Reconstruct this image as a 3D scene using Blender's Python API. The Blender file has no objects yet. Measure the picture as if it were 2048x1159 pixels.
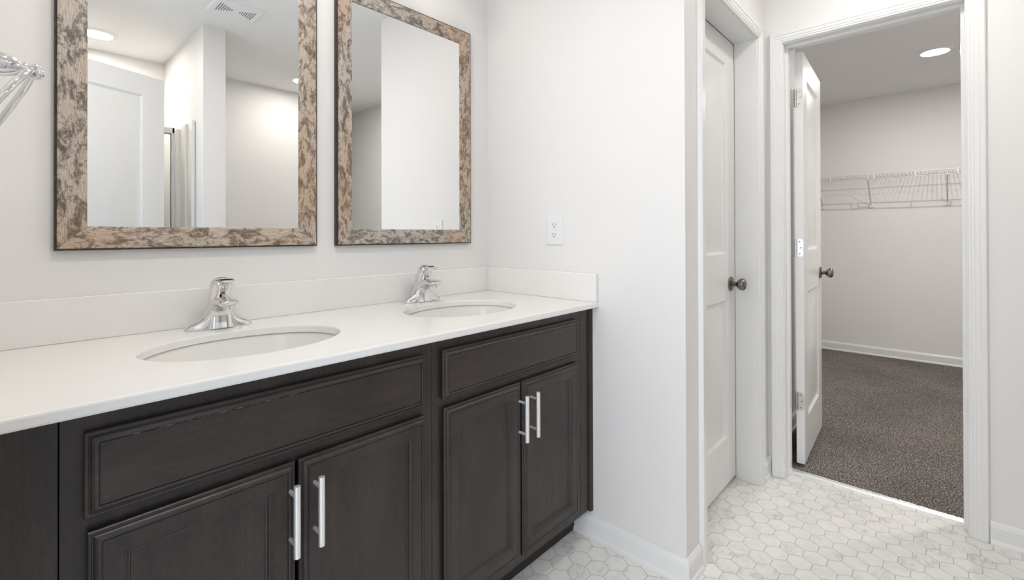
import bpy, bmesh, math, random
from mathutils import Vector, Matrix
random.seed(7)
C = bpy.context.scene.collection
PI = math.pi
sin, cos = math.sin, math.cos

# ------------------------------------------------------------------ camera
CAM_Z = 1.1536
yw, pt, rl = math.radians(42.70), math.radians(0.287), math.radians(-0.152)
Fv = Vector((cos(yw)*cos(pt), sin(yw)*cos(pt), sin(pt)))
R0 = Vector((sin(yw), -cos(yw), 0)); U0 = R0.cross(Fv)
Rv = R0*cos(rl) + U0*sin(rl); Uv = -R0*sin(rl) + U0*cos(rl)
cd = bpy.data.cameras.new('camera'); cam = bpy.data.objects.new('camera', cd); C.objects.link(cam)
cd.sensor_width = 36; cd.lens = 934.68/2048*36; cd.shift_y = (464.54-579.5)/2048; cd.clip_start = 0.01
M = Matrix((Rv, Uv, -Fv)).transposed().to_4x4(); M.translation = Vector((0, 0, CAM_Z)); cam.matrix_world = M
bpy.context.scene.camera = cam

# ------------------------------------------------------------------ view, world
vs = bpy.context.scene.view_settings
vs.view_transform = 'Standard'; vs.look = 'None'; vs.gamma = 1; vs.use_curve_mapping = False
vs.exposure = 0.60
W = bpy.data.worlds.new('daylight'); bpy.context.scene.world = W; W.use_nodes = True
bg = W.node_tree.nodes['Background']; bg.inputs[0].default_value = (.66, .80, 1, 1); bg.inputs[1].default_value = 1.3

E_CAN = 84.0      # recessed bathroom lights
E_VAN = 1.3      # vanity lamp shades
E_CLO = 14.0      # closet lights
def area(name, loc, size, sizey, power, col, aim):
    l = bpy.data.lights.new(name, 'AREA'); l.shape = 'RECTANGLE'; l.size = size; l.size_y = sizey; l.energy = power; l.color = col
    o = bpy.data.objects.new(name, l); C.objects.link(o); o.location = loc
    o.rotation_euler = (Vector(aim)-Vector(loc)).to_track_quat('-Z', 'Y').to_euler(); return o
# daylight from the bedroom window beyond the entry door the camera stands in
area('window_daylight', (-1.9, .2, 1.5), 1.6, 1.5, 24, (1, .985, .96), (1.5, .5, 1.1))

# ------------------------------------------------------------------ materials
def newmat(name):
    m = bpy.data.materials.new(name); m.use_nodes = True
    nt = m.node_tree; return m, nt, nt.nodes['Principled BSDF']
def lk(nt, a, b): nt.links.new(a, b)
def nd(nt, t, **k):
    n = nt.nodes.new(t)
    for a, v in k.items(): setattr(n, a, v)
    return n
def mth(nt, op, a, b=None, c=None):
    n = nd(nt, 'ShaderNodeMath', operation=op)
    for i, v in enumerate((a, b, c)):
        if v is None: continue
        if isinstance(v, (int, float)): n.inputs[i].default_value = v
        else: lk(nt, v, n.inputs[i])
    return n.outputs[0]
def vm(nt, op, a, b=None):
    n = nd(nt, 'ShaderNodeVectorMath', operation=op)
    for i, v in enumerate((a, b)):
        if v is None: continue
        if isinstance(v, tuple): n.inputs[i].default_value = v
        else: lk(nt, v, n.inputs[i])
    return n
def noise(nt, vec, scale, detail=3, rough=.5, dist=0):
    n = nd(nt, 'ShaderNodeTexNoise'); n.inputs['Scale'].default_value = scale; n.inputs['Detail'].default_value = detail
    n.inputs['Roughness'].default_value = rough; n.inputs['Distortion'].default_value = dist
    if vec is not None: lk(nt, vec, n.inputs['Vector'])
    return n
def mapping(nt, vec, scale=(1, 1, 1), rot=(0, 0, 0)):
    n = nd(nt, 'ShaderNodeMapping'); n.inputs['Scale'].default_value = scale; n.inputs['Rotation'].default_value = rot
    lk(nt, vec, n.inputs['Vector']); return n.outputs[0]
def ramp(nt, fac, stops):
    n = nd(nt, 'ShaderNodeValToRGB'); lk(nt, fac, n.inputs[0]); e = n.color_ramp.elements
    e[0].position, e[0].color = stops[0][0], (*stops[0][1], 1)
    e[1].position, e[1].color = stops[-1][0], (*stops[-1][1], 1)
    for p, c in stops[1:-1]:
        x = e.new(p); x.color = (*c, 1)
    return n.outputs[0]
def bump(nt, h, strength, dist, bs):
    n = nd(nt, 'ShaderNodeBump'); n.inputs['Strength'].default_value = strength; n.inputs['Distance'].default_value = dist
    lk(nt, h, n.inputs['Height']); lk(nt, n.outputs[0], bs.inputs['Normal'])
def mixc(nt, fac, a, b, mode='MIX'):
    n = nd(nt, 'ShaderNodeMix', data_type='RGBA', blend_type=mode)
    for s, v in ((n.inputs[0], fac), (n.inputs[6], a), (n.inputs[7], b)):
        if isinstance(v, tuple): s.default_value = (*v, 1)
        elif isinstance(v, (int, float)): s.default_value = v
        else: lk(nt, v, s)
    return n.outputs[2]
def plain(name, col, rough=.5, metal=0, spec=.5, nz=0, nscale=60, bmp=0, coat=0):
    m, nt, b = newmat(name)
    b.inputs['Roughness'].default_value = rough; b.inputs['Metallic'].default_value = metal
    b.inputs['Specular IOR Level'].default_value = spec
    b.inputs['Coat Weight'].default_value = coat; b.inputs['Coat Roughness'].default_value = .06
    g = nd(nt, 'ShaderNodeNewGeometry')
    n = noise(nt, g.outputs['Position'], nscale, 4)
    lo = tuple(c*(1-nz) for c in col); hi = tuple(min(1, c*(1+nz)) for c in col)
    lk(nt, ramp(nt, n.outputs[0], [(.3, lo), (.7, hi)]), b.inputs['Base Color'])
    if bmp: bump(nt, n.outputs[0], bmp, .002, b)
    return m
def emis(name, col, s):
    m, nt, b = newmat(name); b.inputs['Base Color'].default_value = (.9, .9, .9, 1)
    b.inputs['Emission Color'].default_value = (*col, 1); b.inputs['Emission Strength'].default_value = s
    return m

WALL = plain('wall_paint', (.83, .815, .80), .55, spec=.3, nz=.012, nscale=2.2)
CEIL = plain('ceiling_paint', (.87, .865, .855), .7, spec=.2, nz=.01, nscale=2.2)
TRIM = plain('trim_paint', (.84, .84, .83), .28, spec=.45, nz=.008, nscale=6)
DOORP = plain('door_paint', (.83, .825, .815), .3, spec=.45, nz=.008, nscale=6)
QUARTZ = plain('cultured_marble', (.86, .845, .82), .12, spec=.5, nz=.008, nscale=9)
BOWL = plain('porcelain', (.81, .80, .76), .08, spec=.5, nz=.005, nscale=9)
CHROME = plain('chrome', (.76, .755, .75), .05, 1, nz=.01, nscale=30)
NICKEL = plain('brushed_nickel', (.93, .91, .87), .42, .75, nz=.02, nscale=90)
PEWTER = plain('dark_satin_nickel', (.22, .205, .185), .24, 1, nz=.06, nscale=200)
ZINC = plain('hinge_nickel', (.55, .53, .49), .38, 1, nz=.05, nscale=200)
ZINC2 = plain('hinge_zinc', (.75, .77, .80), .4, .8, nz=.15, nscale=260)
STEEL = plain('strip_metal', (.88, .91, .95), .38, 1, nz=.12, nscale=160)
PLAST = plain('white_plastic', (.84, .85, .86), .3, spec=.5, nz=.005)
DARK = plain('slot_dark', (.03, .028, .026), .6, nz=.1)
RUBBER = plain('gasket_black', (.02, .02, .02), .5, nz=.1)
WIRE = plain('wire_coating', (.72, .71, .69), .35, spec=.4, nz=.01)
ACRY = plain('shower_acrylic', (.86, .85, .82), .15, spec=.5, nz=.005, nscale=5)
REDD = plain('red_dot', (.5, .01, .015), .3, nz=.05)
BLUED = plain('blue_dot', (.02, .03, .06), .3, nz=.05)
WEAR = plain('bare_wood_scratch', (.42, .38, .33), .7, nz=.2, nscale=300)
KICK_SHADE = plain('toe_kick_and_gap_shade', (.016, .014, .013), .4, nz=.3, nscale=40)  # toe kick colour, also painted on cabinet front edges as gap shade
LENS_B = emis('lamp_lens_bathroom', (1, .96, .91), E_CAN)
LENS_V = emis('lamp_lens_vanity', (1, .96, .91), E_CAN*.35)
FILL_E = emis('fill_lens_entry', (1, .96, .91), E_CAN*1.0)
LENS_D = emis('lamp_lens_rear', (1, .96, .91), E_CAN*.75)
FILL_A = emis('fill_lens_alcove', (1, .96, .91), E_CAN*.68)
LENS_C = emis('lamp_lens_closet', (1, .97, .94), E_CLO)
SHADE = emis('lamp_shade_glass', (1, .95, .89), E_VAN)
SILVER, nt, b = newmat('mirror_silver')
b.inputs['Base Color'].default_value = (.93, .935, .925, 1); b.inputs['Metallic'].default_value = 1; b.inputs['Roughness'].default_value = 0.0
GLASS, nt, b = newmat('shower_glass')
b.inputs['Base Color'].default_value = (.93, .97, .96, 1); b.inputs['Roughness'].default_value = .02
b.inputs['Transmission Weight'].default_value = 1; b.inputs['IOR'].default_value = 1.2

def cabinet_wood():
    m, nt, b = newmat('espresso_stained_wood')
    tc = nd(nt, 'ShaderNodeUVMap'); tc.uv_map = 'UVMap'
    v = tc.outputs[0]                      # u along the grain
    g1 = noise(nt, mapping(nt, v, (6, 160, 1)), 1.0, 5, .6, .3)
    g2 = noise(nt, mapping(nt, v, (3, 9, 1)), 1.0, 3, .5, .8)
    base = ramp(nt, g2.outputs[0], [(.3, (.026, .0205, .018)), (.5, (.037, .0285, .025)), (.7, (.052, .0385, .033))])
    fine = ramp(nt, g1.outputs[0], [(.3, (.82, .82, .82)), (.65, (1.10, 1.10, 1.10))])
    g3 = noise(nt, mapping(nt, v, (45, 110, 1)), 1.0, 4, .7, .5)
    base = mixc(nt, 1.0, base, ramp(nt, g3.outputs[0], [(.35, (.86, .86, .86)), (.65, (1.14, 1.12, 1.1))]), 'MULTIPLY')
    col = mixc(nt, 1.0, base, fine, 'MULTIPLY')
    sp = noise(nt, mapping(nt, v, (170, 170, 1)), 1.0, 1)
    spk = ramp(nt, sp.outputs[0], [(.79, (0, 0, 0)), (.82, (1, 1, 1))])
    col = mixc(nt, spk, col, (.22, .20, .18))
    lk(nt, col, b.inputs['Base Color'])
    b.inputs['Roughness'].default_value = .36; b.inputs['Specular IOR Level'].default_value = .5
    bump(nt, g1.outputs[0], .05, .0004, b)
    return m
WOOD = cabinet_wood()

def frame_wood():
    m, nt, b = newmat('weathered_bark_frame')
    tc = nd(nt, 'ShaderNodeUVMap'); tc.uv_map = 'UVMap'; v = tc.outputs[0]   # metres: u along, v across
    streak = noise(nt, mapping(nt, v, (35, 900, 1)), 1, 3, .6)
    warp = noise(nt, mapping(nt, v, (20, 40, 1), (0, 0, .5)), 1, 6, .68, .9)
    edge = noise(nt, mapping(nt, v, (90, 130, 1)), 1, 4, .7, .6)
    s = mth(nt, 'ADD', warp.outputs[0], mth(nt, 'MULTIPLY', mth(nt, 'SUBTRACT', edge.outputs[0], .5), .38))
    patch = ramp(nt, s, [(.38, (.0, .0, .0)), (.47, (.4, .4, .4)), (.53, (1, 1, 1))])
    tone = noise(nt, mapping(nt, v, (2.2, 5, 1)), 1, 2)
    light = ramp(nt, tone.outputs[0], [(.38, (.52, .465, .41)), (.62, (.53, .405, .30))])
    dark = ramp(nt, tone.outputs[0], [(.4, (.135, .112, .092)), (.62, (.180, .112, .068))])
    col = mixc(nt, patch, dark, light)
    col = mixc(nt, 1.0, col, ramp(nt, streak.outputs[0], [(.32, (.5, .48, .46)), (.58, (1.12, 1.12, 1.12))]), 'MULTIPLY')
    pits = noise(nt, mapping(nt, v, (160, 260, 1)), 1, 2, .6)
    col = mixc(nt, ramp(nt, pits.outputs[0], [(.66, (0, 0, 0)), (.72, (1, 1, 1))]), col, (.06, .04, .03))
    lk(nt, col, b.inputs['Base Color'])
    b.inputs['Roughness'].default_value = .42
    bump(nt, s, .3, .002, b)
    return m
FRAMEW = frame_wood()
def frame_edge():
    m, nt, b = newmat('dark_beaded_edge')
    g = nd(nt, 'ShaderNodeNewGeometry')
    n = noise(nt, g.outputs['Position'], 130, 3, .6)
    lk(nt, ramp(nt, n.outputs[0], [(.35, (.012, .009, .007)), (.6, (.045, .028, .018)), (.75, (.12, .07, .04))]), b.inputs['Base Color'])
    b.inputs['Roughness'].default_value = .45
    bump(nt, n.outputs[0], .6, .002, b)
    return m
FEDGE = frame_edge()

def tile_mat():
    m, nt, b = newmat('marble_hexagon_tile')
    p = .0725; r = (2*.0628, p, 1)
    g = nd(nt, 'ShaderNodeNewGeometry')
    P = vm(nt, 'SUBTRACT', g.outputs['Position'], (1.4555-200*r[0], .9945-200*p, -5)).outputs[0]
    half = (r[0]/2, r[1]/2, .5)
    A = vm(nt, 'SUBTRACT', vm(nt, 'MODULO', vm(nt, 'ADD', P, half).outputs[0], r).outputs[0], half).outputs[0]
    B = vm(nt, 'SUBTRACT', vm(nt, 'MODULO', P, r).outputs[0], half).outputs[0]
    def hexd(v):
        s = nd(nt, 'ShaderNodeSeparateXYZ'); lk(nt, v, s.inputs[0])
        x = mth(nt, 'ABSOLUTE', s.outputs[0]); y = mth(nt, 'ABSOLUTE', s.outputs[1])
        return mth(nt, 'MAXIMUM', y, mth(nt, 'ADD', mth(nt, 'MULTIPLY', x, .866), mth(nt, 'MULTIPLY', y, .5)))
    da, db = hexd(A), hexd(B)
    pick = mth(nt, 'LESS_THAN', db, da)
    d = mth(nt, 'MINIMUM', da, db)
    mx = nd(nt, 'ShaderNodeMix', data_type='VECTOR'); lk(nt, pick, mx.inputs[0]); lk(nt, A, mx.inputs[4]); lk(nt, B, mx.inputs[5])
    cid = vm(nt, 'SNAP', vm(nt, 'ADD', vm(nt, 'SUBTRACT', P, mx.outputs[1]).outputs[0], (.005, .005, 0)).outputs[0], (.01, .01, 10)).outputs[0]
    wn = nd(nt, 'ShaderNodeTexWhiteNoise', noise_dimensions='3D'); lk(nt, cid, wn.inputs['Vector'])
    off = vm(nt, 'MULTIPLY', wn.outputs['Color'], (7, 7, 7)).outputs[0]
    q = vm(nt, 'ADD', g.outputs['Position'], off).outputs[0]
    vein = noise(nt, mapping(nt, q, (10, 22, 1), (0, 0, .7)), 1, 6, .62, 1.6)
    band = mth(nt, 'ABSOLUTE', mth(nt, 'SUBTRACT', vein.outputs[0], .5))
    vmask = ramp(nt, band, [(0, (1, 1, 1)), (.022, (.35, .35, .35)), (.07, (0, 0, 0))])
    cloud = noise(nt, mapping(nt, q, (14, 14, 1)), 1, 3, .5)
    amt = mth(nt, 'MULTIPLY', vmask, ramp(nt, wn.outputs['Value'], [(.25, (.12, .12, .12)), (.9, (.75, .75, .75))]))
    amt = mth(nt, 'MULTIPLY', amt, ramp(nt, cloud.outputs[0], [(.42, (.05, .05, .05)), (.62, (1, 1, 1))]))
    basec = mixc(nt, mth(nt, 'MULTIPLY', wn.outputs['Value'], .5), (.86, .845, .815), (.79, .775, .75))
    basec = mixc(nt, ramp(nt, cloud.outputs[0], [(.45, (0, 0, 0)), (.75, (.6, .6, .6))]), basec, (.74, .735, .72))
    col = mixc(nt, amt, basec, (.36, .35, .34))
    gm = nd(nt, 'ShaderNodeMapRange'); lk(nt, d, gm.inputs[0]); gm.inputs[1].default_value = p/2-.0013; gm.inputs[2].default_value = p/2-.0006; gm = gm.outputs[0]
    col = mixc(nt, gm, col, (.42, .40, .37))
    lk(nt, col, b.inputs['Base Color'])
    b.inputs['Roughness'].default_value = .34
    bump(nt, mth(nt, 'SUBTRACT', 1, gm), .35, .0012, b)
    return m
TILE = tile_mat()
def carpet_mat():
    m, nt, b = newmat('carpet_pile')
    g = nd(nt, 'ShaderNodeNewGeometry')
    n1 = noise(nt, g.outputs['Position'], 185, 2, .7)
    n2 = noise(nt, g.outputs['Position'], 330, 2, .6)
    n3 = noise(nt, g.outputs['Position'], 2.4, 2)
    v = mth(nt, 'ADD', mth(nt, 'MULTIPLY', n1.outputs[0], .65), mth(nt, 'MULTIPLY', n2.outputs[0], .35))
    c = ramp(nt, v, [(.38, (.030, .026, .024)), (.47, (.12, .104, .095)), (.54, (.25, .22, .203)), (.62, (.62, .57, .53))])
    c = mixc(nt, 1.0, c, ramp(nt, n3.outputs[0], [(.35, (.88, .88, .88)), (.65, (1.1, 1.1, 1.1))]), 'MULTIPLY')
    lk(nt, c, b.inputs['Base Color']); b.inputs['Roughness'].default_value = 1; b.inputs['Specular IOR Level'].default_value = .05
    bump(nt, v, 1, .006, b)
    return m
CARPET = carpet_mat()

# ------------------------------------------------------------------ helpers
def obj(name, bm, mat, parent=None, smooth=False, label=None, uv=False):
    me = bpy.data.meshes.new(name)
    bmesh.ops.recalc_face_normals(bm, faces=bm.faces[:])
    bm.to_mesh(me); bm.free()
    for m in (mat if isinstance(mat, (list, tuple)) else [mat]): me.materials.append(m)
    if smooth:
        for p in me.polygons: p.use_smooth = True
    o = bpy.data.objects.new(name, me); C.objects.link(o)
    if parent: o.parent = parent
    if label: o['label'] = label
    return o
def autosmooth(o, deg=35):
    me = o.data
    bm = bmesh.new(); bm.from_mesh(me)
    for f in bm.faces: f.smooth = True
    for e in bm.edges:
        if len(e.link_faces) == 2 and e.calc_face_angle(0) > math.radians(deg): e.smooth = False
    bm.to_mesh(me); bm.free(); return o
def thing(name, label, cat, loc=(0, 0, 0), group=None, kind=None):
    o = bpy.data.objects.new(name, None); C.objects.link(o); o.location = loc; o.empty_display_size = .05
    return tag(o, label, cat, group, kind)
def tag(o, label, cat, group=None, kind=None):
    o['label'] = label; o['category'] = cat
    if group: o['group'] = group
    if kind: o['kind'] = kind
    return o
def BM(): return bmesh.new()
def box(bm, x0, x1, y0, y1, z0, z1, bev=0, seg=2):
    r = bmesh.ops.create_cube(bm, size=1)
    vs_ = r['verts']
    for v in vs_:
        v.co = Vector(((x0+x1)/2+v.co.x*(x1-x0), (y0+y1)/2+v.co.y*(y1-y0), (z0+z1)/2+v.co.z*(z1-z0)))
    if bev:
        es = list({e for v in vs_ for e in v.link_edges})
        bmesh.ops.bevel(bm, geom=es, offset=bev, segments=seg, affect='EDGES', profile=.5)
def loft(bm, rings, cap=True, closed=False):
    R = [[bm.verts.new(p) for p in ring] for ring in rings]
    n = len(R[0]); m = len(R)
    for i in range(m if closed else m-1):
        a, c = R[i], R[(i+1) % m]
        for j in range(n):
            k = (j+1) % n
            try: bm.faces.new((a[j], a[k], c[k], c[j]))
            except ValueError: pass
    if cap and not closed:
        bm.faces.new(R[0]); bm.faces.new(R[-1])
    return R
def frame_of(t):
    t = Vector(t).normalized(); up = Vector((0, 0, 1)) if abs(t.z) < .9 else Vector((1, 0, 0))
    a = t.cross(up).normalized(); return a, t.cross(a).normalized()
def tube(bm, pts, r, n=12, closed=False):
    pts = [Vector(p) for p in pts]; rings = []
    m = len(pts)
    for i, p in enumerate(pts):
        if closed: t = pts[(i+1) % m]-pts[i-1]
        else: t = pts[min(i+1, m-1)]-pts[max(i-1, 0)]
        a, b_ = frame_of(t)
        rr = r[i] if isinstance(r, (list, tuple)) else r
        rings.append([p+a*rr*cos(2*PI*k/n)+b_*rr*sin(2*PI*k/n) for k in range(n)])
    loft(bm, rings, closed=closed)
def lathe(bm, prof, org, axis, n=32):
    """prof: (distance along axis, radius)"""
    org = Vector(org); ax = Vector(axis).normalized(); a, b_ = frame_of(ax)
    loft(bm, [[org+ax*d+(a*cos(2*PI*k/n)+b_*sin(2*PI*k/n))*max(r, 1e-5) for k in range(n)] for d, r in prof])
def nested(bm, T, rect, prof, cap=True):
    u0, u1, v0, v1 = rect; prev = None; first = None
    for ins, h in prof:
        ring = [bm.verts.new(T(u, v, h)) for u, v in ((u0+ins, v0+ins), (u1-ins, v0+ins), (u1-ins, v1-ins), (u0+ins, v1-ins))]
        if prev:
            for j in range(4): bm.faces.new((prev[j], prev[(j+1) % 4], ring[(j+1) % 4], ring[j]))
        else: first = ring
        prev = ring
    if cap: bm.faces.new(prev)
    return first
def add_uv(o, axis_u, scale=1.0):
    """planar UV in metres; axis_u ('x','y','z') runs along the grain"""
    me = o.data; uvl = me.uv_layers.new(name='UVMap')
    for p in me.polygons:
        for li in p.loop_indices:
            co = me.vertices[me.loops[li].vertex_index].co
            w = {'x': (co.x, co.z+co.y), 'z': (co.z, co.x+co.y), 'y': (co.y, co.x+co.z)}[axis_u]
            uvl.data[li].uv = (w[0]*scale, w[1]*scale)
    return o

# ------------------------------------------------------------------ dimensions (metres, camera above x=y=0)
XL = -.045                      # left wall
XE = 1.5265                     # end wall with the outlet
YM = 1.562                      # mirror wall
YD = .628                       # wall of door 1
XC = 2.502                      # closet wall
CT = .898                       # counter top
ZC = 2.438
YB = -1.19                      # rear wall
XB = 5.562                      # closet rear wall

# ------------------------------------------------------------------ shell
def struct(name, bm, mat, label, cat): return tag(obj(name, bm, mat), label, cat, kind='structure')
bm = BM(); box(bm, -.16, XC+.115, YM, YM+.115, 0, ZC+.02); struct('wall_back', bm, WALL, 'pale wall behind the two framed mirrors and the vanity', 'wall')
bm = BM(); box(bm, XE, XE+.115, YD, YM, 0, ZC+.02); struct('wall_right', bm, WALL, 'pale end wall with the power outlet beside the vanity', 'wall')
bm = BM()
box(bm, XE+.115, 1.675, YD, YD+.115, 0, ZC+.02); box(bm, 2.36, XC, YD, YD+.115, 0, ZC+.02); box(bm, 1.675, 2.36, YD, YD+.115, 2.06, ZC+.02)
struct('wall_alcove', bm, WALL, 'short pale wall around the closed white door', 'wall')
bm = BM()
OY0, OY1, OZ = -.0647, .5532, 2.055
box(bm, XC, XC+.115, OY1+.018, YM, 0, ZC+.02); box(bm, XC, XC+.115, -1.8, OY0-.018, 0, ZC+.02); box(bm, XC, XC+.115, OY0-.018, OY1+.018, OZ+.018, ZC+.02)
struct('wall_closet_front', bm, WALL, 'pale wall around the open closet doorway', 'wall')
bm = BM(); box(bm, XB, XB+.1, -1.4, 1.4, 0, ZC+.02); struct('wall_closet_back', bm, WALL, 'rear wall of the closet behind the wire shelf', 'wall')
bm = BM(); box(bm, XC+.115, XB, 1.3, 1.4, 0, ZC+.02); box(bm, XC+.115, 3.30, .665, 1.3, 0, ZC+.02); struct('wall_closet_left', bm, WALL, 'left side wall of the closet behind the open door', 'wall')
bm = BM(); box(bm, XC+.115, XB, -1.4, -1.3, 0, ZC+.02); struct('wall_closet_right', bm, WALL, 'right side wall of the closet', 'wall')
EY0, EY1 = -.02, .69            # entry doorway in the left wall
bm = BM()
box(bm, XL-.115, XL, EY1, YM, 0, ZC+.02); box(bm, XL-.115, XL, YB-.02, EY0, 0, ZC+.02); box(bm, XL-.115, XL, EY0, EY1, 2.075, ZC+.02)
struct('wall_left', bm, WALL, 'left wall that carries the towel ring', 'wall')
bm = BM(); box(bm, XL-.115, 1.95, YB-.115, YB, 0, ZC+.02); box(bm, 1.835, 1.95, -1.8, YB-.115, 0, ZC+.02); box(bm, 1.835, XC+.115, -1.915, -1.8, 0, ZC+.02); struct('wall_rear', bm, WALL, 'rear wall behind the shower, seen in the left mirror', 'wall')
bm = BM(); box(bm, .81, .93, YB, -.19, 0, ZC+.02); struct('wall_partition', bm, WALL, 'partition wall end beside the shower, seen in the left mirror', 'wall')
bm = BM(); box(bm, XL-.115, XC+.0575, -1.915, YM+.115, ZC, ZC+.08); struct('ceiling', bm, CEIL, 'white bathroom ceiling seen in the left mirror', 'ceiling')
bm = BM(); box(bm, XC+.0575, XB+.1, -1.4, 1.4, ZC, ZC+.08); struct('ceiling_closet', bm, CEIL, 'closet ceiling with round lights', 'ceiling')
bm = BM(); box(bm, XL-.6, 2.600, -1.915, YM+.115, -.06, 0); struct('floor', bm, TILE, 'white marble hexagon tile floor', 'floor')
bm = BM(); box(bm, 2.600, XB+.1, -1.4, 1.4, -.06, .010); struct('floor_closet', bm, CARPET, 'brown and grey speckled carpet in the closet', 'floor')

# baseboards
BP = [(0, 0), (.020, 0), (.020, .007), (.018, .013), (.014, .017), (.013, .019), (.013, .064), (.011, .069), (.011, .072), (.007, .077), (.004, .083), (0, .083)]
def baseboard(name, path, side, label, z0=0, hs=1.0):
    """path of plan points; side=+1 keeps the room on the left of the path"""
    pts = [Vector((p[0], p[1], 0)) for p in path]; rings = []
    for i, p in enumerate(pts):
        d1 = (p-pts[i-1]).normalized() if i else None
        d2 = (pts[i+1]-p).normalized() if i < len(pts)-1 else None
        n1 = Vector((-d1.y, d1.x, 0))*side if d1 else None; n2 = Vector((-d2.y, d2.x, 0))*side if d2 else None
        if n1 and n2: nn = (n1+n2); nn = nn/(nn.dot(n1))
        else: nn = n1 or n2
        rings.append([p+nn*a+Vector((0, 0, z0+z*hs)) for a, z in BP])
    bm = BM(); loft(bm, rings); return struct(name, bm, TRIM, label, 'baseboard')
baseboard('baseboard_right', [(XE, 1.069), (XE, YD), (1.631, YD)], -1, 'white baseboard around the corner of the end wall')
baseboard('baseboard_corner', [(2.404, YD), (XC, YD), (XC, .613)], -1, 'short white baseboard in the corner between both door casings')
baseboard('baseboard_front', [(XC, OY0-.058), (XC, -1.8)], -1, 'white baseboard right of the closet doorway')
baseboard('baseboard_rear', [(1.95, YB), (.93, YB), (.93, -.19), (.81, -.19), (.81, -.40)], -1, 'white baseboard on the rear wall and partition')
baseboard('baseboard_closet', [(XC+.136, .665), (3.30, .665), (3.30, 1.3), (XB, 1.3), (XB, -1.3), (XC+.115, -1.3)], -1, 'white baseboard along the closet walls', z0=.008)

# door casings with jambs (mitred)
CP = [(.004, 0), (.004, .008), (.006, .010), (.012, .010), (.014, .0125), (.022, .0125), (.024, .0145), (.036, .0145), (.038, .0165), (.052, .0165), (.055, .0145), (.057, .011), (.057, 0)]
def casing(bm, ax, wall, sgn, a0, a1, top):
    """ax: axis along the opening; wall: coordinate of the wall face; sgn: direction out of the wall"""
    def Pt(a, z, pr): return (a, wall+sgn*pr, z) if ax == 'x' else (wall+sgn*pr, a, z)
    loft(bm, [[Pt(a0-o, .001, p) for o, p in CP], [Pt(a0-o, top+o, p) for o, p in CP], [Pt(a1+o, top+o, p) for o, p in CP], [Pt(a1+o, .001, p) for o, p in CP]])
def jamb(bm, ax, w0, w1, a0, a1, top, stop, t=.018):
    def B(p0, p1, q0, q1, z0, z1):
        if ax == 'x': box(bm, p0, p1, q0, q1, z0, z1)
        else: box(bm, q0, q1, p0, p1, z0, z1)
    B(a0-t, a0, w0, w1, .001, top+t); B(a1, a1+t, w0, w1, .001, top+t); B(a0, a1, w0, w1, top, top+t)
    if stop:
        s0, s1 = stop
        B(a0, a0+.011, s0, s1, .001, top); B(a1-.011, a1, s0, s1, .001, top); B(a0+.011, a1-.011, s0, s1, top-.011, top)
D1a, D1b, D1t = 1.692, 2.345, 2.052
bm = BM(); casing(bm, 'x', YD, -1, D1a, D1b, D1t); jamb(bm, 'x', YD, YD+.0975, D1a, D1b, D1t, None, .016); jamb(bm, 'x', YD+.0975, YD+.150, D1a-.010, D1b+.010, D1t+.010, (YD+.136, YD+.149), .006)
struct('trim_1', bm, TRIM, 'white casing and jamb around the closed door', 'door casing')
bm = BM(); casing(bm, 'y', XC, -1, OY0, OY1, OZ); casing(bm, 'y', XC+.115, 1, OY0, OY1, OZ); jamb(bm, 'y', XC, XC+.115, OY0, OY1, OZ, (XC+.040, XC+.076), .018)
struct('trim_2', bm, TRIM, 'white casing and jamb around the closet doorway', 'door casing')
bm = BM(); casing(bm, 'y', XL, 1, EY0, EY1, 2.06); jamb(bm, 'y', XL-.115, XL, EY0, EY1, 2.06, None, .014)
struct('trim_3', bm, TRIM, 'white casing around the entry doorway', 'door casing')

# ------------------------------------------------------------------ two-panel passage doors
def door_leaf(w, h, t):
    """local: u 0..w along x, z 0..h, thickness along y 0..t (y=0 is the front)"""
    bm = BM()
    us = [0, .115, w-.115, w]; zs = [0, .21, .835, 1.045, h-.115, h]
    pf = [(0, 0), (.011, .009), (.017, .0105), (.025, .0105), (.048, .0035)]
    for side in (0, 1):
        T = (lambda u, v, hh: (u, hh, v)) if side == 0 else (lambda u, v, hh: (u, t-hh, v))
        for i in range(3):
            for j in range(5):
                rect = (us[i], us[i+1], zs[j], zs[j+1])
                if i == 1 and j in (1, 3): nested(bm, T, rect, pf)
                else: bm.faces.new([bm.verts.new(T(u, v, 0)) for u, v in ((rect[0], rect[2]), (rect[1], rect[2]), (rect[1], rect[3]), (rect[0], rect[3]))])
    for q_ in ([(0, 0, 0), (0, t, 0), (0, t, h), (0, 0, h)], [(w, 0, 0), (w, t, 0), (w, t, h), (w, 0, h)], [(0, 0, h), (w, 0, h), (w, t, h), (0, t, h)], [(0, 0, 0), (w, 0, 0), (w, t, 0), (0, t, 0)]):
        bm.faces.new([bm.verts.new(p) for p in q_])
    bmesh.ops.remove_doubles(bm, verts=bm.verts[:], dist=1e-5)
    return bm
def knob(parent, x, z, y, s):
    o = Vector((x, y, z))
    bm = BM(); lathe(bm, [(0, .031), (.002, .0325), (.006, .0325), (.009, .029), (.011, .017), (.013, .012), (.016, .0105)], o, (0, s, 0), 40)
    k = autosmooth(obj('door_knob', bm, PEWTER, parent, label='dark satin nickel door knob'))
    bm = BM(); lathe(bm, [(.014, .0105), (.022, .009), (.027, .010), (.031, .014), (.036, .0205), (.043, .0255), (.051, .0275), (.058, .0265), (.063, .022), (.066, .015), (.0675, .006), (.068, .0)], o, (0, s, 0), 40)
    obj('knob_ball', bm, PEWTER, k, True)
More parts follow.
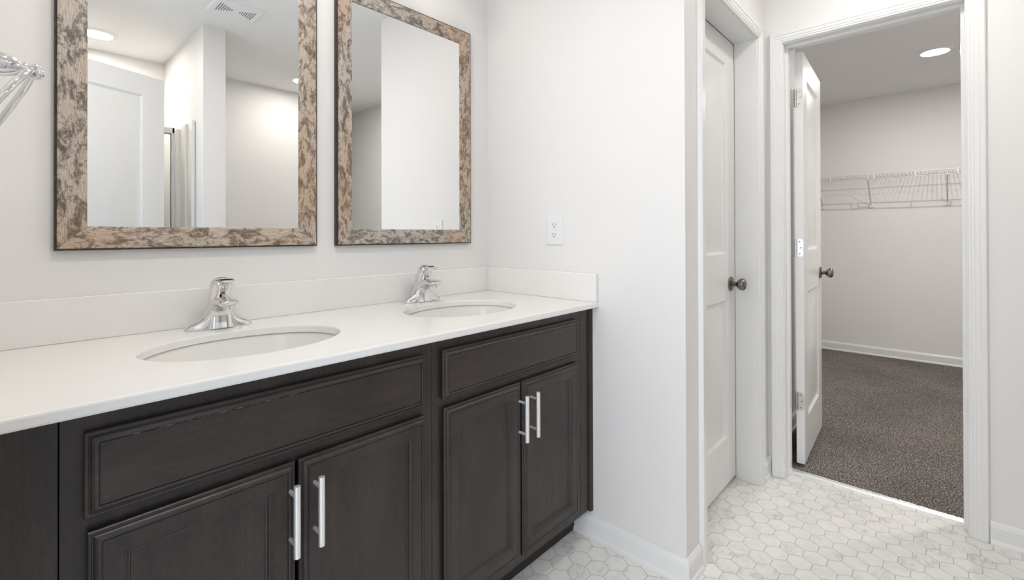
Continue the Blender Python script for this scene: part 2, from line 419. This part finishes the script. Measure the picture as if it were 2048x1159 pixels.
def hinge(parent, x, y, z, mat):
    bm = BM()
    for k in range(5): lathe(bm, [(0, .0062), (.0165, .0062)], (x-.004, y+.033, z-.044+k*.0178), (0, 0, 1), 14)
    # leaf on the door edge with rounded corners
    r = .012; pts = [(0, -.044), (0, .044)]
    for a in range(0, 91, 15): pts.append((.032-r+r*sin(math.radians(a)), .044-r+r*cos(math.radians(a))))
    for a in range(0, 91, 15): pts.append((.032-r+r*cos(math.radians(a)), -.044+r-r*sin(math.radians(a))))
    loft(bm, [[(x-.0016, y+.034-p[0], z+p[1]) for p in pts], [(x+.0012, y+.034-p[0], z+p[1]) for p in pts]])
    h_ = obj('hinge', bm, mat, parent)
    bm = BM()
    for sy, sz in ((.012, .03), (.018, 0), (.012, -.03)): lathe(bm, [(0, .0035), (.0008, .003)], (x-.0016, y+.034-sy-.004, z+sz), (-1, 0, 0), 10)
    obj('hinge_screw', bm, PEWTER, h_)
def make_door(name, label, w, h, loc, rot, kn_side, hinges=False):
    d = thing(name, label, 'door', loc, kind='structure'); d.rotation_euler = (0, 0, rot)
    leaf = autosmooth(obj('door_leaf', door_leaf(w, h, .035), DOORP, d), 20)
    knob(d, kn_side, .905, 0, -1); knob(d, kn_side, .905, .035, 1)
    if hinges:
        for z, m in ((1.80, ZINC), (1.06, ZINC2), (.305, ZINC)): hinge(d, 0, 0, z, m)
    return d
make_door('door_1', 'closed white two-panel door with dark knob beside the end wall', D1b-D1a-.006, D1t-.022, (D1a+.003, YD+.0985, .019), 0, D1b-D1a-.006-.062)
make_door('door_2', 'open white two-panel closet door with three metal hinges', .608, 2.025, (2.656, .503, .026), math.radians(2.6), .608-.062, True)
make_door('door_3', 'open entry door seen only in the left mirror', .705, 2.05, (XL+.012, .0, .015), math.radians(-22.5), .705-.062).location.y = -.032

# metal strip between the tile and the carpet
bm = BM()
rr = []
for y in [OY0+i*(OY1-OY0)/60 for i in range(61)]:
    j = random.uniform(-.0012, .0012)
    rr.append([(2.588, y, 0), (2.588, y, .003), (2.592, y, .0065), (2.600, y, .0095), (2.606+j, y, .0125+j*.6), (2.607, y, 0)])
loft(bm, rr); tag(obj('threshold_strip', bm, STEEL, smooth=False), 'thin silver metal threshold strip between the hexagon tile and the closet carpet', 'threshold')

# ------------------------------------------------------------------ vanity top with two oval holes
SY, SA, SB = 1.245, .218, .163
SINKX = (.405, 1.090)
YF, YS = .961, 1.542
vt = thing('vanity_countertop', 'long white cultured marble countertop over the dark vanity cabinets', 'countertop', (XL, YF, CT))
def oval(cx, a, b_, z, n=96): return [(cx+a*cos(2*PI*k/n), SY+b_*sin(2*PI*k/n), z) for k in range(n)]
def slab():
    bm = BM(); n = 96; th = .0195
    zones = [(XL, SINKX[0]-.26), (SINKX[0]-.26, SINKX[0]+.26), (SINKX[0]+.26, SINKX[1]-.26), (SINKX[1]-.26, SINKX[1]+.26), (SINKX[1]+.26, XE)]
    y0, y1 = YF+.004, YM
    for zi, (a, c) in enumerate(zones):
        for z in (CT, CT-th):
            if zi in (1, 3):
                cx = SINKX[0] if zi == 1 else SINKX[1]
                outer = []
                for k in range(n):
                    dx, dy = cos(2*PI*k/n), sin(2*PI*k/n)
                    tx = ((c-cx) if dx > 0 else (a-cx))/dx if abs(dx) > 1e-9 else 1e9
                    ty = ((y1-SY) if dy > 0 else (y0-SY))/dy if abs(dy) > 1e-9 else 1e9
                    t = min(tx, ty); outer.append([cx+dx*t, SY+dy*t, z])
                for X_ in (a, c):               # snap the nearest ray to each corner
                    for Y_ in (y0, y1):
                        k = min(range(n), key=lambda i: (outer[i][0]-X_)**2+(outer[i][1]-Y_)**2); outer[k] = [X_, Y_, z]
                O = [bm.verts.new(p) for p in outer]; I = [bm.verts.new(p) for p in oval(cx, SA, SB, z)]
                for k in range(n): bm.faces.new((O[k], O[(k+1) % n], I[(k+1) % n], I[k]))
            else:
                bm.faces.new([bm.verts.new(p) for p in ((a, y0, z), (c, y0, z), (c, y1, z), (a, y1, z))])
    for cx in SINKX:
        rings = [oval(cx, SA-d, SB-d, z) for d, z in ((0, CT), (.0015, CT-.004), (.002, CT-th))]
        loft(bm, rings, cap=False)
    # front nosing
    prof = [(y0, CT), (YF+.001, CT-.001), (YF, CT-.004), (YF, CT-th+.003), (YF+.0015, CT-th), (y0, CT-th)]
    loft(bm, [[(x, p[0], p[1]) for p in prof] for x in (XL, XE)], cap=False)
    for x in (XL, XE): bm.faces.new([bm.verts.new(p) for p in ((x, y0, CT), (x, y1, CT), (x, y1, CT-th), (x, y0, CT-th))])
    bmesh.ops.remove_doubles(bm, verts=bm.verts[:], dist=1e-5)
    return bm
obj('counter_slab', slab(), QUARTZ, vt).matrix_parent_inverse = Matrix.Translation((-XL, -YF, -CT))
def setinv(o, loc): o.matrix_parent_inverse = Matrix.Translation(-Vector(loc)); return o
bm = BM(); box(bm, XL, XE, YS, YM, CT, CT+.1075, .002); setinv(obj('backsplash', bm, QUARTZ, vt), (XL, YF, CT))
bm = BM(); box(bm, XE-.020, XE, YF+.001, YS, CT, CT+.1075, .002); setinv(obj('side_splash', bm, QUARTZ, vt), (XL, YF, CT))

# sinks
def sink(cx, label):
    t = thing('sink_basin', label, 'sink', (cx, SY, CT-.16), group='oval undermount sinks')
    bm = BM(); n = 96
    pr = [(.022, -.0195), (.0035, -.0195), (.0015, -.0215), (-.001, -.028), (-.006, -.05), (-.016, -.08), (-.034, -.108), (-.062, -.130), (-.098, -.142), (-.125, -.146), (-.141, -.147)]
    rings = [oval(cx, SA+d*1.0, SB+d*(1 if d > -.10 else 1), CT+z, n) for d, z in pr[:-2]]
    for d, r_, z in ((0, .045, -.1455), (0, .022, -.148)):
        rings.append([(cx+r_*1.0*cos(2*PI*k/n), SY+r_*sin(2*PI*k/n), CT+z) for k in range(n)])
    out = [[(cx+(p[0]-cx)*1.03, SY+(p[1]-SY)*1.03, p[2]-.008) for p in r_] for r_ in reversed(rings)]
    loft(bm, rings+out, cap=False, closed=True)
    setinv(autosmooth(obj('bowl', bm, BOWL, t), 60), t.location)
    bm = BM(); lathe(bm, [(0, .0295), (.003, .0295), (.004, .026), (.003, .021), (.001, .020), (.001, .0)], (cx, SY, CT-.148), (0, 0, 1), 32)
    setinv(autosmooth(obj('drain', bm, CHROME, t, label='chrome drain ring')), t.location)
    return t
sink(SINKX[0], 'left white oval undermount sink, the nearer one below the larger-looking mirror')
sink(SINKX[1], 'right white oval undermount sink, the farther one beside the end wall')

# ------------------------------------------------------------------ faucets (built around the origin, facing -y)
def rsec(c, w, h, n=28, e=2.6, tilt=0.0):
    """superellipse ring; c centre, w half width along x, h half height in the tilted yz plane"""
    out = []
    for k in range(n):
        a = 2*PI*k/n; ca, sa = cos(a), sin(a)
        x = w*math.copysign(abs(ca)**(2/e), ca); v = h*math.copysign(abs(sa)**(2/e), sa)
        out.append((c[0]+x, c[1]+v*sin(tilt), c[2]+v*cos(tilt)))
    return out
def remesh(o, vox, it):
    m = o.modifiers.new('union', 'REMESH'); m.mode = 'VOXEL'; m.voxel_size = vox; m.use_smooth_shade = True
    s = o.modifiers.new('blend', 'SMOOTH'); s.iterations = it; s.factor = .5
def faucet(loc, label):
    t = thing('faucet', label, 'faucet', loc, group='chrome centerset faucets')
    bm = BM()
    # wings of the deck plate: lofted along x
    rings = []
    prof = [(-.081, .004, .010), (-.079, .010, .016), (-.072, .016, .020), (-.062, .020, .024), (-.050, .026, .026), (-.040, .036, .027), (-.032, .052, .027), (-.026, .072, .026), (-.018, .080, .024), (0, .082, .022)]
    for x, h, d in prof+[(-p[0], p[1], p[2]) for p in prof[-2::-1]]:
        ring = []
        for k in range(24):
            a = PI*k/23
            ring.append((x, -.001+d*cos(a)*(1.0-.15*sin(a)), h*sin(a)**.75 if 0 < k < 23 else 0))
        rings.append(ring)
    loft(bm, rings)
    # spout: rises out of the column and reaches forward
    pts = [((0, .012, .042), .027, .030, .9), ((0, -.006, .056), .0285, .026, .75), ((0, -.026, .068), .0285, .019, .5), ((0, -.048, .0755), .028, .0135, .28), ((0, -.070, .0765), .0268, .0110, .05), ((0, -.090, .0750), .0245, .0100, 0), ((0, -.098, .0745), .021, .0085, -.05), ((0, -.103, .074), .014, .006, -.05)]
    loft(bm, [rsec(c, w, h, tilt=tl) for c, w, h, tl in pts])
    # front skirt sweeping down to the deck
    pts = [((0, -.014, .0005), .0345, .022, PI/2), ((0, -.011, .018), .031, .020, PI/2), ((0, -.010, .036), .0285, .019, PI/2), ((0, -.014, .056), .0275, .020, PI/2)]
    loft(bm, [rsec(c, w, h, tilt=tl) for c, w, h, tl in pts])
    body = obj('faucet_body', bm, CHROME, t); remesh(body, .0011, 14)
    bm = BM(); lathe(bm, [(0, .0125), (.008, .0125), (.0085, .010), (.006, .009)], (0, -.084, .0675), (0, 0, -1), 28)
    autosmooth(obj('aerator', bm, CHROME, body))
    # handle: rounded cap leaning forward with a lever
    bm = BM()
    pts = [((0, .000, .056), .0265, .0240, PI/2-.2), ((0, -.005, .078), .0272, .0240, PI/2-.3), ((0, -.013, .099), .0282, .0235, PI/2-.4), ((0, -.021, .116), .0282, .0225, PI/2-.42), ((0, -.028, .128), .0262, .020, PI/2-.42), ((0, -.033, .1355), .0205, .0145, PI/2-.42), ((0, -.035, .1385), .011, .007, PI/2-.42)]
    loft(bm, [rsec(c, w, h, e=2.2, tilt=tl) for c, w, h, tl in pts])
    pts = [((0, -.024, .1305), .021, .006, .1), ((0, -.040, .1355), .0255, .0046, 0), ((0, -.056, .1345), .0245, .0036, -.12), ((0, -.068, .1318), .021, .0030, -.16), ((0, -.078, .1308), .0175, .0028, -.02), ((0, -.085, .1318), .013, .0026, .1), ((0, -.089, .1325), .006, .002, .1)]
    loft(bm, [rsec(c, w, h, e=2.4, tilt=tl) for c, w, h, tl in pts])
    hd = obj('handle', bm, CHROME, t); remesh(hd, .0010, 12)
    for x, m, nm in ((-.0022, REDD, 'red'), (.0026, BLUED, 'dark blue')):
        bm = BM(); lathe(bm, [(0, .0026), (.0012, .0024), (.0016, 0)], (x, -.0382, .0985), (0, -1, -.1), 14)
        obj('temperature_dot', bm, m, hd, label=nm+' temperature dot')
    bm = BM(); tube(bm, [(.0, .026, .01), (.0, .028, .06), (.0, .030, .088)], .0025, 10); lathe(bm, [(0, .003), (.004, .0055), (.010, .006), (.013, .003)], (0, .030, .088), (0, .1, 1), 14)
    autosmooth(obj('drain_lift_rod', bm, CHROME, t))
    return t
faucet((.405, 1.491, CT), 'left chrome single-lever faucet behind the nearer sink')
faucet((1.094, 1.488, CT), 'right chrome single-lever faucet behind the farther sink')

# ------------------------------------------------------------------ cabinets
FY = .999                        # face frame plane
CZ0, CZ1 = .105, CT-.0195
def Tf(u, v, h): return (u, FY-h, v)
DRAW = [(.004, .0), (.004, .0025), (0, .006), (0, .0115), (.0015, .0135), (.0045, .0145), (.0055, .0135), (.007, .0135), (.008, .0155), (.0125, .0195), (.0155, .0205), (.0168, .0205), (.0171, .0175), (.0181, .0175), (.0185, .0192)]
DOORF = [(.004, .0), (.004, .0025), (0, .006), (0, .0115), (.0015, .0135), (.0045, .0145), (.0055, .0135), (.007, .0135), (.008, .0155), (.0125, .0195), (.0155, .0205), (.0168, .0205), (.0171, .0182), (.0179, .0182), (.0182, .0198),
         (.0445, .0198), (.0452, .0185), (.0475, .0185), (.050, .0160), (.0520, .0155), (.0540, .0115), (.0560, .0105), (.0575, .0105), (.0580, .0095)]
def shade_edges(bm):
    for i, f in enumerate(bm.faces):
        if i < 12: f.material_index = 1      # outermost rings coloured black to paint the shadow gap around the front
def bar_pull(parent, x, z):
    bm = BM(); y = FY-.0205-.032
    lathe(bm, [(0, .0045), (.0007, .0064), (.0715, .0066), (.1423, .0064), (.143, .0045)], (x, y, z-.0715), (0, 0, 1), 20)
    for dz in (-.048, .048): lathe(bm, [(0, .0042), (.033, .0042)], (x, FY-.0198, z+dz), (0, -1, 0), 14)
    autosmooth(obj('bar_pull', bm, NICKEL, parent, label='brushed nickel bar handle'), 40)
def unit(x0, x1, label, pulls):
    t = thing('vanity_cabinet', label, 'cabinet', ((x0+x1)/2, FY, 0), group='dark stained vanity base cabinets')
    L = t.location; g = .0008
    bm = BM()
    # carcass with a real opening behind the fronts is hidden; one body with the face frame plane
    tz = CZ1-.0005; yb = YM-.002
    box(bm, x0+g, x0+.018, FY+.019, yb, CZ0, tz); box(bm, x1-.018, x1-g, FY+.019, yb, CZ0, tz)
    box(bm, x0+.018, x1-.018, FY+.019, yb, CZ0, CZ0+.016); box(bm, x0+.018, x1-.018, yb-.006, yb, CZ0+.016, tz)
    box(bm, x0+g, x0+.042, FY, FY+.019, CZ0, tz); box(bm, x1-.044, x1-g, FY, FY+.019, CZ0, tz)
    for z0_, z1_ in ((CZ0, CZ0+.045), (.680, .722), (.835, tz)): box(bm, x0+.042, x1-.044, FY, FY+.019, z0_, z1_)
    setinv(add_uv(obj('face_frame', bm, WOOD, t), 'z'), L)
    a, c = x0+.0275, x1-.0300; m_ = (a+c)/2
    bm = BM(); nested(bm, Tf, (a, c, .711, .8455), DRAW); shade_edges(bm)
    df = setinv(add_uv(autosmooth(obj('drawer_front', bm, [WOOD, KICK_SHADE], t), 30), 'x'), L)
    bm = BM(); xx = a+.06; rnd = random.Random(int(x0*100))
    while xx < a+.36:
        l_ = rnd.uniform(.001, .012) if rnd.random() < .7 else .003
        box(bm, xx, xx+l_, FY-.01925, FY-.0186, .8455-.0179, .8455-.0179+rnd.uniform(.0003, .0009)); xx += l_+rnd.uniform(.002, .03)*(.4+abs(xx-a-.2)*4)
    obj('worn_edge', bm, WEAR, df, label='pale worn paint along the upper moulding')
    for u0, u1, hx in ((a+.004, m_-.0035, pulls[0]), (m_+.0035, c, pulls[1])):
        bm = BM(); nested(bm, Tf, (u0, u1, .138, .6885), DOORF); shade_edges(bm)
        d = setinv(add_uv(autosmooth(obj('cabinet_door', bm, [WOOD, KICK_SHADE], t), 30), 'z'), L)
        bar_pull(d, hx, .5845)
    return t
cab_l = unit(.056, .767, 'left dark stained vanity cabinet under the nearer sink, with two doors and a false drawer', (.394, .444))
cab_r = unit(.767, 1.4545, 'right dark stained vanity cabinet under the farther sink, beside the end wall', (1.0925, 1.146))
bm = BM(); box(bm, XL, .0552, FY-.0002, FY+.018, 0.0, CZ1-.0005, .0008, 1)
setinv(add_uv(obj('filler_panel', bm, WOOD, cab_l), 'z'), cab_l.location)
bm = BM(); box(bm, 1.4553, XE-.0005, FY, FY+.018, CZ0, CZ1-.0005, .0006, 1)
fr = setinv(add_uv(obj('filler_strip', bm, WOOD, cab_r), 'z'), cab_r.location)
bm = BM(); loft(bm, [[(XE-.019+p[0], FY-p[1], z) for p in ((0, 0), (.001, .006), (.004, .0085), (.008, .007), (.012, .010), (.0185, .010), (.0185, 0))] for z in (CZ0-.004, CZ1-.001)])
setinv(add_uv(obj('scribe_moulding', bm, WOOD, fr), 'z'), (0, 0, 0))
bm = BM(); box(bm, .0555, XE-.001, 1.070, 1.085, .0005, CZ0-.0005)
tag(obj('toe_kick_board', bm, KICK_SHADE), 'recessed black toe kick board under the vanity cabinets', 'toe kick')

# ------------------------------------------------------------------ mirrors
def mirror(x0, x1, z0, z1, label):
    t = thing('framed_mirror', label, 'mirror', ((x0+x1)/2, YM, z0), group='bark framed mirrors over the vanity'); L = t.location
    # frame: four mitred members with UV along each member. profile (inset, depth from wall, material)
    prof = [(0, .0), (0, .018), (.0015, .0205), (.004, .022), (.0045, .0215), (.006, .0225), (.018, .0220), (.036, .0205), (.050, .0185), (.056, .0175), (.0585, .0165), (.0590, .012)]
    bm = BM(); uvl = bm.loops.layers.uv.new('UVMap')
    def cor(ins, k): return [(x0+ins, z0+ins), (x1-ins, z0+ins), (x1-ins, z1-ins), (x0+ins, z1-ins)][k]
    acc = 0
    for k in range(4):
        off = random.uniform(0, 30)
        acc = 0
        for i in range(len(prof)-1):
            (i0, d0), (i1, d1) = prof[i], prof[i+1]
            st = math.hypot(i1-i0, d1-d0)
            P_ = [cor(i0, k), cor(i0, (k+1) % 4), cor(i1, (k+1) % 4), cor(i1, k)]; D = [d0, d0, d1, d1]; A = [acc, acc, acc+st, acc+st]
            f = bm.faces.new([bm.verts.new((p[0], YM-d, p[1])) for p, d in zip(P_, D)])
            f.material_index = 1 if i < 4 else 0
            for lp, p, a_ in zip(f.loops, P_, A): lp[uvl].uv = ((p[0] if k % 2 == 0 else p[1])+off, a_+off)
            acc += st
    bmesh.ops.remove_doubles(bm, verts=bm.verts[:], dist=1e-6)
    setinv(obj('mirror_frame', bm, [FRAMEW, FEDGE], t), L)
    bm = BM(); i_ = .0575
    box(bm, x0+i_, x1-i_, YM-.0125, YM-.004, z0+i_, z1-i_)
    setinv(obj('mirror_glass', bm, SILVER, t), L)
    bm = BM(); box(bm, x0+.004, x1-.004, YM-.004, YM-.0005, z0+.004, z1-.004)
    setinv(obj('backing_board', bm, DARK, t), L)
mirror(.0775, .7089, 1.1183, 2.048, 'left framed mirror, reflecting the ceiling vent, shower and door')
mirror(.7777, 1.4032, 1.1170, 2.048, 'right framed mirror nearest the end wall, reflecting plain wall and outlet')

# ------------------------------------------------------------------ outlet on the end wall (duplex receptacle)
oy, oz = 1.1675, 1.172
t = thing('power_outlet', 'white duplex power outlet with cover plate on the end wall above the countertop', 'outlet', (XE, oy, oz)); L = t.location
bm = BM(); nested(bm, lambda u, v, h: (XE-h, u, v), (oy-.0395, oy+.0395, oz-.0595, oz+.0595), [(0, 0), (0, .003), (.001, .0045), (.004, .0058), (.006, .006)])
pl_ = setinv(autosmooth(obj('cover_plate', bm, PLAST, t), 30), L)
for dz in (.0195, -.0195):
    bm = BM(); pts = []
    for k in range(40):
        a = 2*PI*k/40; pts.append((max(-.0165, min(.0165, .0175*cos(a))), max(-.0135, min(.0135, .0175*sin(a)))))
    loft(bm, [[(XE-h, oy+p[0]*s, oz+dz+p[1]*s) for p in pts] for h, s in ((.0055, 1), (.0072, 1), (.0078, .95))])
    rc = setinv(obj('receptacle', bm, PLAST, t), L)
    bm = BM()
    box(bm, XE-.0081, XE-.0070, oy+.0050, oy+.0072, oz+dz-.001, oz+dz+.0085)
    box(bm, XE-.0081, XE-.0070, oy-.0072, oy-.0054, oz+dz-.000, oz+dz+.0075)
    lathe(bm, [(0, .0026), (.0011, .0026)], (XE-.0070, oy, oz+dz-.0065), (-1, 0, 0), 14)
    obj('plug_slots', bm, DARK, rc).matrix_parent_inverse = Matrix.Identity(4)
bm = BM(); lathe(bm, [(0, .003), (.001, .0026), (.0012, 0)], (XE-.006, oy, oz), (-1, 0, 0), 14); setinv(obj('plate_screw', bm, PLAST, t), L)

# ------------------------------------------------------------------ towel ring on the left wall
TX, TY, TZ = .0225, .85, 1.3635
t = thing('towel_ring', 'chrome towel ring on the left wall next to the left mirror', 'towel ring', (XL, TY, TZ)); L = t.location
bm = BM(); lathe(bm, [(0, .027), (.003, .0275), (.006, .025), (.009, .0175), (.013, .0145), (.022, .0138), (.033, .0148), (.043, .0140), (.052, .0112), (.056, .0080), (.059, .0062), (.061, .0072), (.063, .0062), (.065, .0045)], (XL, TY, TZ+.0015), (1, 0, 0), 40)
setinv(obj('wall_post', bm, CHROME, t, True), L)
bm = BM(); ex = TX+.0015; tube(bm, [(ex+.0072*cos(2*PI*k/28), TY, TZ-.001+.0072*sin(2*PI*k/28)) for k in range(28)], .0033, 12, True)
setinv(obj('eyelet', bm, CHROME, t, True), L)
bm = BM(); lean = math.radians(28); RR = .073
dn = Vector((-sin(lean), 0, -cos(lean))); top = Vector((ex-.001, TY, TZ-.002))
cc = top+dn*RR
tube(bm, [cc+(-dn*RR)*cos(2*PI*k/72)+Vector((0, 1, 0))*RR*sin(2*PI*k/72) for k in range(72)], .0039, 14, True)
setinv(obj('ring', bm, CHROME, t, True), L)

# ------------------------------------------------------------------ wire shelf in the closet
SZ, SX0, SX1 = 1.687, 5.280, XB-.004
t = thing('wire_shelf', 'white ventilated wire shelf on the rear wall of the closet', 'shelf', (XB, 0, SZ)); L = t.location
bm = BM()
n_ = 100
for i in range(n_):
    y = -1.27+i*2.54/(n_-1)
    tube(bm, [(SX1, y, SZ), (SX0, y, SZ), (SX0-.001, y, SZ-.038)], .0017, 6)
o_ = setinv(obj('wire_deck', bm, WIRE, t), L)
bm = BM()
for x, z, r in ((SX0, SZ+.001, .0038), (SX0-.001, SZ-.039, .0038), (SX0+.150, SZ-.003, .0026), (SX1-.004, SZ-.003, .0026)):
    tube(bm, [(x, -1.295, z), (x, 1.295, z)], r, 10)
setinv(obj('long_rail', bm, WIRE, t), L)
for y in (.78, .455, .170, -.09, -.4, -.8):
    bm = BM(); box(bm, SX0-.007, SX0-.002, y-.004, y+.004, SZ-.042, SZ+.004, .001, 1); setinv(obj('lip_clip', bm, PLAST, t), L)
for y in (.885, .500, -.028, -.56):
    bm = BM()
    tube(bm, [(SX0, y, SZ), (SX0, y, SZ-.041), (XB-.010, y, 1.425)], .0055, 10)
    br = setinv(obj('support_bracket', bm, WIRE, t), L)
    bm = BM(); box(bm, XB-.014, XB-.0003, y-.014, y+.014, 1.398, 1.430, .002, 1)
    obj('bracket_foot', bm, PLAST, br)

# ------------------------------------------------------------------ ceiling lights
def can(x, y, mat, label, grp, r=.075):
    t = thing('ceiling_light', label, 'ceiling light', (x, y, ZC), group=grp); L = t.location
    bm = BM(); lathe(bm, [(0, r+.027), (.002, r+.027), (.006, r+.018), (.010, r+.002), (.009, r-.001), (.004, r-.001)], (x, y, ZC), (0, 0, -1), 48)
    setinv(autosmooth(obj('trim_ring', bm, TRIM, t)), L)
    bm = BM(); lathe(bm, [(.0042, r-.0012), (.0078, r-.0012), (.0092, r*.6), (.0094, 0)], (x, y, ZC), (0, 0, -1), 48)
    setinv(obj('diffuser', bm, mat, t), L)
can(.395, -.842, LENS_B, 'lit round ceiling light at the upper left of the left mirror reflection, above the shower', 'bathroom ceiling lights')
can(1.675, -.805, LENS_D, 'lit round ceiling light at the right edge of the left mirror reflection', 'bathroom ceiling lights')
sl = bpy.data.lights.new('closet_lamp', 'AREA'); sl.shape = 'DISK'; sl.size = .03; sl.energy = 7; sl.color = (1, .97, .94)
so = bpy.data.objects.new('closet_lamp', sl); C.objects.link(so); so.location = (4.44, .036, ZC-.03)
sl = bpy.data.lights.new('closet_lamp', 'AREA'); sl.shape = 'DISK'; sl.size = .12; sl.energy = 9.5; sl.color = (1, .97, .94)
so = bpy.data.objects.new('closet_lamp', sl); C.objects.link(so); so.location = (3.46, -.62, ZC-.03)
can(4.44, .036, LENS_C, 'glowing round ceiling light in the middle of the closet ceiling', 'closet ceiling lights', .078)
can(3.46, -.62, LENS_C, 'closet ceiling light hidden behind the right side of the door casing', 'closet ceiling lights', .078)

can(.66, 1.17, LENS_V, 'lit round ceiling light over the middle of the vanity, above the gap between the mirrors', 'bathroom ceiling lights')
can(.36, .60, FILL_E, 'added unseen fill light on the ceiling just inside the entry doorway, in front of the left mirror', 'bathroom ceiling lights')  # added fill, clear of the mirror reflections, to brighten cabinets and vanity wall
can(2.05, .10, FILL_A, 'added unseen fill light on the ceiling in front of the closet doorway, above the tiled floor', 'bathroom ceiling lights')  # added to lift the alcove and floor, set where no mirror shows it
# bathroom ceiling vent, seen in the mirror
vx, vy = .886, .150
t = thing('ceiling_vent', 'white exhaust vent grille on the ceiling, reflected at the top of the left mirror', 'vent', (vx, vy, ZC)); L = t.location
bm = BM(); nested(bm, lambda u, v, h: (u, v, ZC-h), (vx-.122, vx+.122, vy-.098, vy+.098), [(0, 0), (0, .004), (.004, .009), (.022, .012), (.024, .0115)])
setinv(autosmooth(obj('grille_cover', bm, PLAST, t), 20), L)
for s in (-1, 1):
    bm = BM()
    for k in range(7):
        xx = vx+s*(.020+k*.0112); hl = .012+k*.0078
        box(bm, xx-.0018, xx+.0018, vy-hl, vy+hl, ZC-.0119, ZC-.0110)
    setinv(obj('louver_slots', bm, DARK, t), L)

# vanity light bars above the mirrors (above the picture, seen as reflections and light)
def vanity_light(cx, label):
    t = thing('vanity_light', label, 'wall lamp', (cx, YM, 2.315), group='vanity light bars above the mirrors'); L = t.location
    bm = BM(); box(bm, cx-.23, cx+.23, YM-.022, YM-.0003, 2.280, 2.360, .006); setinv(obj('back_plate', bm, NICKEL, t), L)
    for dx in (-.17, 0, .17):
        x = cx+dx
        bm = BM(); tube(bm, [(x, YM-.02, 2.320), (x, YM-.09, 2.337), (x, YM-.13, 2.330), (x, YM-.14, 2.310)], .007, 12)
        lathe(bm, [(0, .02), (.02, .024), (.03, .026)], (x, YM-.14, 2.320), (0, 0, -1), 24)
        a_ = setinv(autosmooth(obj('lamp_arm', bm, NICKEL, t)), L)
        bm = BM(); lathe(bm, [(0, .026), (.02, .033), (.06, .043), (.095, .050), (.093, .046), (.05, .0)], (x, YM-.14, 2.290), (0, 0, -1), 28)
        obj('lamp_shade', bm, SHADE, a_)
vanity_light(.393, 'vanity light bar above the left mirror')
vanity_light(1.09, 'vanity light bar above the right mirror')

# ------------------------------------------------------------------ shower, seen in the left mirror
t = thing('shower_enclosure', 'white framed glass shower enclosure reflected in the left mirror behind the open door', 'shower', (.38, -.6, 0)); L = t.location
SYF = -.62
bm = BM()   # moulded surround: rear panel, side panels and flange with ledges
box(bm, XL+.002, .805, YB+.002, YB+.03, .0, 1.87, .01); box(bm, .775, .808, YB+.03, -.45, .0, 1.87, .008); box(bm, XL+.002, XL+.03, YB+.03, -.45, 0, 1.87, .008)
box(bm, XL+.03, .775, YB+.03, YB+.09, 1.05, 1.09, .01)
box(bm, XL+.03, .775, YB+.03, -.45, .002, .10, .01)
setinv(obj('surround', bm, ACRY, t), L)
bm = BM(); box(bm, .790, .8085, -.45, -.36, 0, 1.88, .004); setinv(obj('wall_flange', bm, ACRY, t), L)
bm = BM(); box(bm, .752, .790, -.60, -.565, .1, 1.85, .004); box(bm, .735, .752, -.645, -.60, .1, 1.86, .004); box(bm, XL+.03, XL+.06, -.64, -.60, .1, 1.86, .004); box(bm, XL+.03, .752, -.645, -.60, 1.82, 1.86, .004); box(bm, XL+.03, .752, -.645, -.60, .10, .13, .004)
fr_ = setinv(obj('metal_frame', bm, TRIM, t), L)
bm = BM()
for a, c, z0, z1 in ((.7325, .7345, .131, 1.82), ): box(bm, a, c, -.626, -.619, z0, z1)
box(bm, XL+.06, .7345, -.626, -.619, 1.8178, 1.8195)
obj('gasket', bm, RUBBER, fr_)
bm = BM(); box(bm, XL+.062, .729, -.625, -.620, .131, 1.813); setinv(obj('glass_pane', bm, GLASS, t), L)
